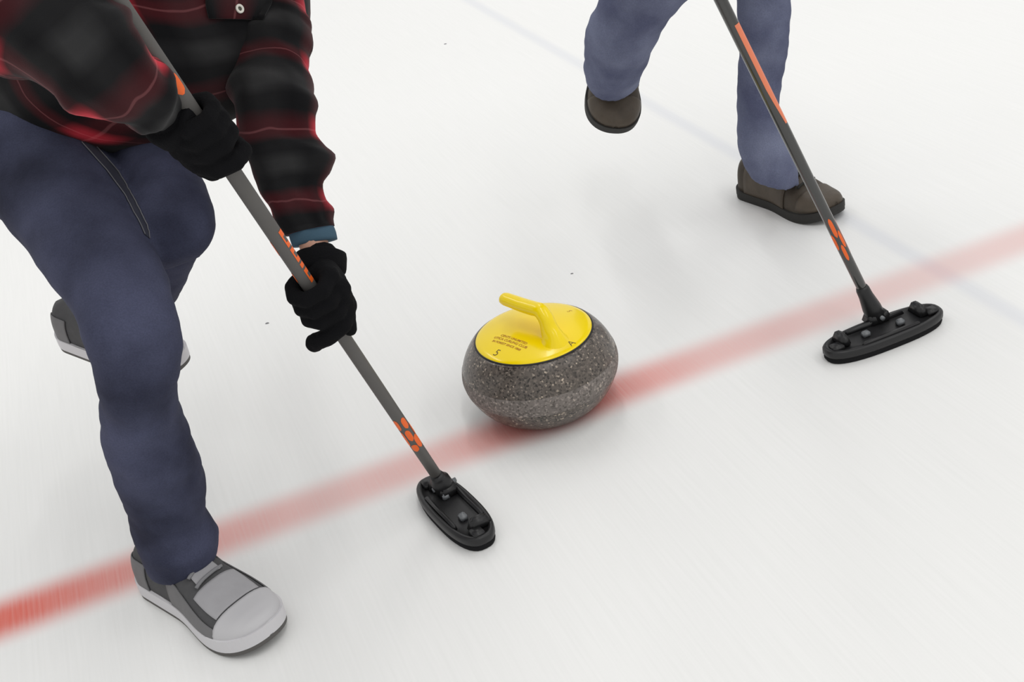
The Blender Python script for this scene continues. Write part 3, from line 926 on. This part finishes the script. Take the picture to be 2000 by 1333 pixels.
slL = [sec((370, -270), (600, -310), 1.90, .85), sec((415, -150), (602, -165), 1.89, .85), sec((432, 0), (594, -10), 1.88, .85), sec((440, 50), (600, 45), 1.868, .85), sec((442, 90), (611, 84), 1.845, .85), sec((440, 125), (601, 118), 1.835, .82), sec((446, 160), (611, 155), 1.825, .85), sec((451, 200), (617, 198), 1.795, .85), sec((464, 262), (621, 258), 1.80, .85),
       sec((476, 292), (637, 283), 1.80, .85), sec((482, 312), (652, 303), 1.80, .85), sec((494, 342), (648, 332), 1.80, .82), sec((507, 370), (632, 358), 1.80, .82), sec((520, 400), (639, 390), 1.80, .85), sec((535, 435), (647, 415), 1.80, .85), sec((556, 462), (655, 440), 1.80, .85)]
def cloth_wr(amp, k, sd):
    def f(a, t, p):
        return amp * (noise.noise(Vector((math.cos(a) * 1.2 + sd, math.sin(a) * 1.2, t * k))) + .5 * noise.noise(Vector((math.cos(a) * 2.5, math.sin(a) * 2.5 + sd, t * k * 2.2))))
    return f
T_ = loft(off(torso, pl1), 72, 60, cloth_wr(.010, 9, 3.1), uperiod=None, v0=.02)
def fold_wr(amp, k, sd, fa, fk):
    g = cloth_wr(amp, k, sd)
    def f(a, t, p):
        ph = fk * t + 1.3 * math.sin(a + sd) + 1.5 * noise.noise(Vector((math.cos(a), math.sin(a), t * 6 + sd)))
        return g(a, t, p) + fa * (max(0, math.sin(ph)) ** 2 - .3)
    return f
A_ = loft(off(slR, pl1), 64, 110, fold_wr(.005, 16, 1.7, .007, 75), cap0=True, cap1=True, v0=.03)
B_ = loft(off(slL, pl1), 56, 110, fold_wr(.004, 22, 5.2, .0045, 80), cap0=True, cap1=True, v0=.048)
V, Fa, UV = merge([T_, A_, B_])
shirt = mesh('plaid_shirt', V, Fa, M['plaid'], person1, uvs=UV)
shirt['label'] = 'red, black and grey plaid flannel shirt'

# slate-blue cuff of the under layer, and the body with the skin seen at the wrist
cuffsec = [sec((556, 432), (636, 414), 1.80, .72), sec((562, 452), (648, 434), 1.80, .76), sec((567, 470), (656, 452), 1.80, .8), sec((572, 484), (659, 467), 1.80, .8)]
V, Fa, UV = loft(off(cuffsec, pl1), 40, 8)
uc = mesh('undershirt_cuff', V, Fa, M['teal'], person1); uc['label'] = 'slate blue cuff showing below the sleeve'

def body(person, J, name='body'):
    pl = person.location
    bm = bmesh.new()
    q = {k: v - pl for k, v in J.items() if isinstance(v, Vector)}
    up = (q['neck'] - q['pelvis']).normalized()
    lat = (q['shL'] - q['shR']).normalized(); fr = lat.cross(up).normalized()
    if fr.dot(J['face']) < 0: fr = -fr
    for t, w_, d_ in ((.0, .145, .10), (.2, .14, .095), (.4, .14, .095), (.6, .155, .10), (.78, .16, .10), (.9, .14, .085)):
        ball(bm, lerp(q['pelvis'], q['neck'], t), w_, d_, .10, (lat, fr, up))
    for S_ in 'LR':
        ch = [p - pl for p in J['arm' + S_]]; n_ = len(ch) - 1
        beads(bm, ch, [lerp(.036, .022, i / n_) for i in range(n_ + 1)], .012)
        ch = [p - pl for p in J['leg' + S_]]; n_ = len(ch) - 1
        beads(bm, ch, [lerp(.046, .026, i / n_) for i in range(n_ + 1)], .014)
        beads(bm, [lerp(q['neck'], q['sh' + S_], .2), q['sh' + S_]], [.05, .048], .012)
        beads(bm, [J['leg' + S_][-1] - pl, q['toe' + S_]], [.024, .016], .01)
    beads(bm, [q['neck'], q['head']], [.055, .055], .012)
    f = J['face'].normalized(); h = q['head']; hu = J['headup'].normalized(); hl = hu.cross(f).normalized(); f = hl.cross(hu).normalized()
    ball(bm, h + hu * .03 - f * .008, .074, .095, .100, (hl, f, hu))
    ball(bm, h - hu * .045 + f * .035, .055, .058, .062, (hl, f, hu))
    ball(bm, h + f * .098 - hu * .012, .014, .022, .022, (hl, f, hu))       # nose
    ball(bm, h + f * .085 + hu * .022, .045, .014, .010, (hl, f, hu))       # brow
    ball(bm, h + f * .088 - hu * .083, .026, .014, .016, (hl, f, hu))       # chin
    for s in (-1, 1):
        ball(bm, h + hl * (.076 * s) - hu * .005 - f * .005, .010, .022, .032, (hl, f, hu))
    b_ = skin(name, bm, M['skin'], .006, 3, person)
    for s in (-1, 1):
        bm = bmesh.new(); ball(bm, h + hl * (.031 * s) + f * .0755 + hu * .004, .013, .012, .0065, (hl, f, hu)); from_bm('eye', bm, M['eye'], b_)
        bm = bmesh.new(); ball(bm, h + hl * (.031 * s) + f * .0855 + hu * .004, .0048, .0030, .0048, (hl, f, hu)); from_bm('iris', bm, M['hair'], b_)
    bm = bmesh.new(); ball(bm, h + f * .092 - hu * .055, .024, .008, .006, (hl, f, hu)); from_bm('mouth', bm, M['lip'], b_)
    bm = bmesh.new()
    ball(bm, h + hu * .048 - f * .02, .083, .098, .096, (hl, f, hu)); ball(bm, h - f * .045 - hu * .01, .079, .06, .085, (hl, f, hu))
    hr = skin('hair', bm, M['hair'], .006, 3, person, wr=lambda p, n: .004 * noise.noise(p * 60))
    hr['label'] = 'short brown hair'
    return b_
cen = lambda S: [c for c, W, T in S]
head1 = shm + ax1 * .10 + fr1 * .10 + Vector((.02, -.02, .13))

# shoes
hl_, tp_ = ground(308, 1128), ground(546, 1268)
shoe(person1, hl_ + (tp_ - hl_).normalized() * -.005, tp_ - hl_, Vector((0, 0, 1)), .302, .112, 'trainer', 'R1')
h2, t2 = at(138, 655, 2.31), at(372, 742, 2.17)
shoe(person1, h2, t2 - h2, Vector((.15, -.25, 1)), .28, .106, 'trainer', 'L1')

J1 = dict(pelvis=pel + Vector((0, 0, .02)), neck=shm + ax1 * .02, shL=LSH, shR=RSH, armL=cen(slL)[1:] + [wristL], armR=cen(slR)[2:] + [wristR],
          legL=[LHIP] + cen(far)[1:4] + cen(shank)[0:] + [FT['L1'][0]], legR=[RHIP] + cen(near)[2:-1] + [FT['R1'][0]], toeL=FT['L1'][1], toeR=FT['R1'][1], head=head1, face=Vector((.6, -.75, -.25)), headup=Vector((.1, -.15, 1)))
body(person1, J1)

# shirt details on the chest
bs = BVHTree.FromPolygons([v.co + pl1 for v in shirt.data.vertices], [tuple(p.vertices) for p in shirt.data.polygons])

flap = surf_band([(398, -34), (400, 12), (406, 37)], [(540, -44), (530, 12), (516, 40)], M['plaid'], 'pocket_flap', shirt, bs, pl1, 12, 12, .004, .003)
l_, n_ = hit(bs, 463, 20)
if l_ is not None:
    bx_, by_, bz_ = frame(n_, Vector((0, 0, 1)))
    c_ = l_ + n_ * .006 - pl1
    def disc(name, r_in, r_out, z0, z1, mat, parent):
        V, Fa = [], []
        K = 24
        for r_, z_ in ((r_out, z0), (r_out, z1 * .7), (r_out * .93, z1), (max(r_in * 1.1, .0004), z1), (max(r_in, .0003), z1 * .5)):
            for k in range(K):
                a = 2 * math.pi * k / K
                V.append(c_ + bx_ * (r_ * math.cos(a)) + by_ * (r_ * math.sin(a)) + bz_ * z_)
        for j in range(4):
            for k in range(K):
                a, b = j * K + k, j * K + (k + 1) % K
                Fa.append((a, b, b + K, a + K))
        Fa.append(tuple(range(K - 1, -1, -1))); Fa.append(tuple(range(4 * K, 5 * K)))
        return mesh(name, V, Fa, mat, parent)
    bt = disc('button', .0032, .0066, 0, .0026, M['button'], shirt); bt['label'] = 'cream button on the chest pocket'
    disc('button_centre', 0, .0031, 0, .0016, M['button_hole'], bt)
# ================================================================ sweeper on the right
person2 = empty('person', (.58, 2.6, 0), 'person in blue jeans and brown shoes striding behind the right broom', 'person', 'sweepers')
pl2 = person2.location
plant = [sec((1432, -330), (1660, -330), 2.42, .9), sec((1438, -180), (1600, -180), 2.42, .95), sec((1438, -60), (1556, -60), 2.46, 1.0), sec((1440, 0), (1547, 0), 2.48, 1.0), sec((1442, 70), (1542, 66), 2.51, 1.0), sec((1442, 130), (1532, 125), 2.55, 1.05), sec((1441, 190), (1522, 180), 2.58, 1.1), sec((1440, 240), (1526, 235), 2.61, 1.1), sec((1442, 285), (1540, 290), 2.64, 1.1), sec((1452, 318), (1556, 328), 2.665, 1.1), sec((1462, 338), (1562, 354), 2.68, 1.1)]
swing = [sec((1330, -340), (1530, -300), 2.36, .9), sec((1255, -190), (1450, -130), 2.38, .95), sec((1195, -60), (1365, -25), 2.44, 1.0), sec((1168, 5), (1318, 15), 2.49, 1.0), sec((1148, 55), (1290, 58), 2.53, 1.0), sec((1141, 95), (1268, 105), 2.59, 1.0), sec((1141, 130), (1254, 142), 2.64, 1.0), sec((1146, 154), (1242, 168), 2.68, 1.0)]
bm = bmesh.new()
for S_ in (plant, swing):
    V, Fa, UV = loft(off(S_, pl2), 40, 56)
    vs = [bm.verts.new(v) for v in V]
    for f in Fa: bm.faces.new([vs[i] for i in f])
bmesh.ops.recalc_face_normals(bm, faces=bm.faces[:])
hipL2, hipR2 = at(1545, -330, 2.43), at(1425, -335, 2.37)
pel2 = (hipL2 + hipR2) * .5
lat2 = Vector((hipL2.x - hipR2.x, hipL2.y - hipR2.y, 0)).normalized()
ball(bm, pel2 - pl2 + Vector((0, 0, .03)), .165, .12, .13, (lat2, Vector((0, 0, 1)).cross(lat2), Vector((0, 0, 1))))
def denim_wr2(p, n):
    q = p + pl2
    return .004 * noise.noise(q * 14 + Vector((7, 2, 5))) + .003 * noise.noise(Vector((q.x * 22 + q.z * 14, q.y * 22, q.z * 40)))
j2 = skin('jeans', bm, M['denim_blue'], .006, 4, person2, denim_wr2)
j2['label'] = 'washed blue denim jeans'
# planted foot and the lifted foot
hA, tA = ground(1456, 372), ground(1612, 424)
shoe(person2, hA, tA - hA, Vector((0, 0, 1)), max(.27, (tA - hA).length), .108, 'boot', 'L2')
hB = at(1190, 46, 2.80); tB = at(1197, 281, 2.70)
shoe(person2, hB, tB - hB, Vector((.16, -.75, .7)), .278, .114, 'boot', 'R2')
# upper body (mostly above the picture)
sh2 = pel2 + Vector((-.02, -.20, .46)); LS2 = sh2 + lat2 * .18; RS2 = sh2 - lat2 * .18
ax2 = (sh2 - pel2); L2 = ax2.length; ax2.normalize(); fr2 = ax2.cross(lat2).normalized()
if fr2.dot(EYE - pel2) < 0: fr2 = -fr2
def tors2(t, w_, d_): return [pel2 + ax2 * (L2 * t), lat2 * w_, fr2 * d_]
T2 = loft(off([tors2(-.02, .175, .13), tors2(.15, .18, .13), tors2(.5, .185, .13), tors2(.8, .19, .12), tors2(.98, .16, .09), tors2(1.08, .075, .065)], pl2), 60, 40, cloth_wr(.006, 9, 8.2))
tg1 = t_of(RB0, rbd, 1430, 45); gripA = RB0 + rbd * (tg1 + .22); gripB = RB0 + rbd * (tg1 + .47)
wrA = gripA + lat2 * .05 + Vector((0, .055, .035)); wrB = gripB - lat2 * .04 + Vector((0, .06, .03))
elA = lerp(LS2, wrA, .5) + lat2 * .07 + Vector((0, 0, -.05)); elB = lerp(RS2, wrB, .5) - lat2 * .13 + Vector((0, .06, -.07))
def arm_secs(S, E_, W_):
    out = []
    for p, r in ((S, .075), (lerp(S, E_, .5), .066), (E_, .058), (lerp(E_, W_, .5), .050), (lerp(E_, W_, .88), .042)): out.append((p, r))
    res = []
    for i, (p, r) in enumerate(out):
        t = (out[min(i + 1, len(out) - 1)][0] - out[max(i - 1, 0)][0]).normalized()
        x = (fr2 - t * fr2.dot(t)).normalized(); y = t.cross(x)
        res.append([p, x * r, y * r])
    return res
A2 = loft(off(arm_secs(LS2, elA, wrA), pl2), 32, 32, cloth_wr(.005, 14, 2.0)); B2 = loft(off(arm_secs(RS2, elB, wrB), pl2), 32, 32, cloth_wr(.005, 14, 4.0))
V, Fa, UV = merge([T2, A2, B2])
mesh('sweater', V, Fa, M['sweater'], person2, uvs=UV)
fing2 = [(.95, .0115, CURL(.030, .03)), (.95, .0118, CURL(.009, .03)), (.95, .0115, CURL(-.012, .03)), (.95, .0105, CURL(-.033, .03))]
for gC, wq, sgn, el in ((gripA, wrA, 1, elA), (gripB, wrB, -1, elB)):
    glove(person2, gC, -rbd, lat2 * sgn, wq, el - wq, dict(fingers=fing2, thumb=[(-.002, 0, .036), (.024, 14, .030), (.046, 34, .0235), (.058, 44, .0215)]))
J2 = dict(pelvis=pel2 + Vector((0, 0, .02)), neck=sh2 + ax2 * .03, shL=LS2, shR=RS2, armL=[LS2, elA, wrA], armR=[RS2, elB, wrB], legL=[hipL2] + cen(plant)[1:-1] + [FT['L2'][0]], toeL=FT['L2'][1],
          legR=[hipR2] + cen(swing)[1:-1] + [FT['R2'][0]], toeR=FT['R2'][1], head=sh2 + ax2 * .18 + fr2 * .05 + Vector((0, 0, .06)), face=Vector((.25, -.9, -.3)), headup=Vector((0, -.1, 1)))
body(person2, J2)

# ---------------------------------------------------------------- specks of grit on the ice
for (px_, py_), sz, lab in (((522, 632), .0042, 'tiny dark speck on the ice left of the lower glove'), ((1117, 535), .0032, 'tiny dark speck on the ice above the curling stone'), ((870, 86), .0045, 'tiny grey speck on the ice near the top edge')):
    bm = bmesh.new(); bmesh.ops.create_icosphere(bm, subdivisions=2, radius=1)
    for v in bm.verts:
        k_ = 1 + .35 * noise.noise(v.co * 2 + Vector((px_, py_, 0)))
        v.co = Vector((v.co.x * sz * k_, v.co.y * sz * .7 * k_, max(-.2, v.co.z) * sz * .35 + sz * .07))
    o = from_bm('ice_speck', bm, M['grit']); g_ = ground(px_, py_); o.location = (g_.x, g_.y, 0)
    o['label'] = lab; o['category'] = 'speck'; o['group'] = 'specks of grit on the ice'
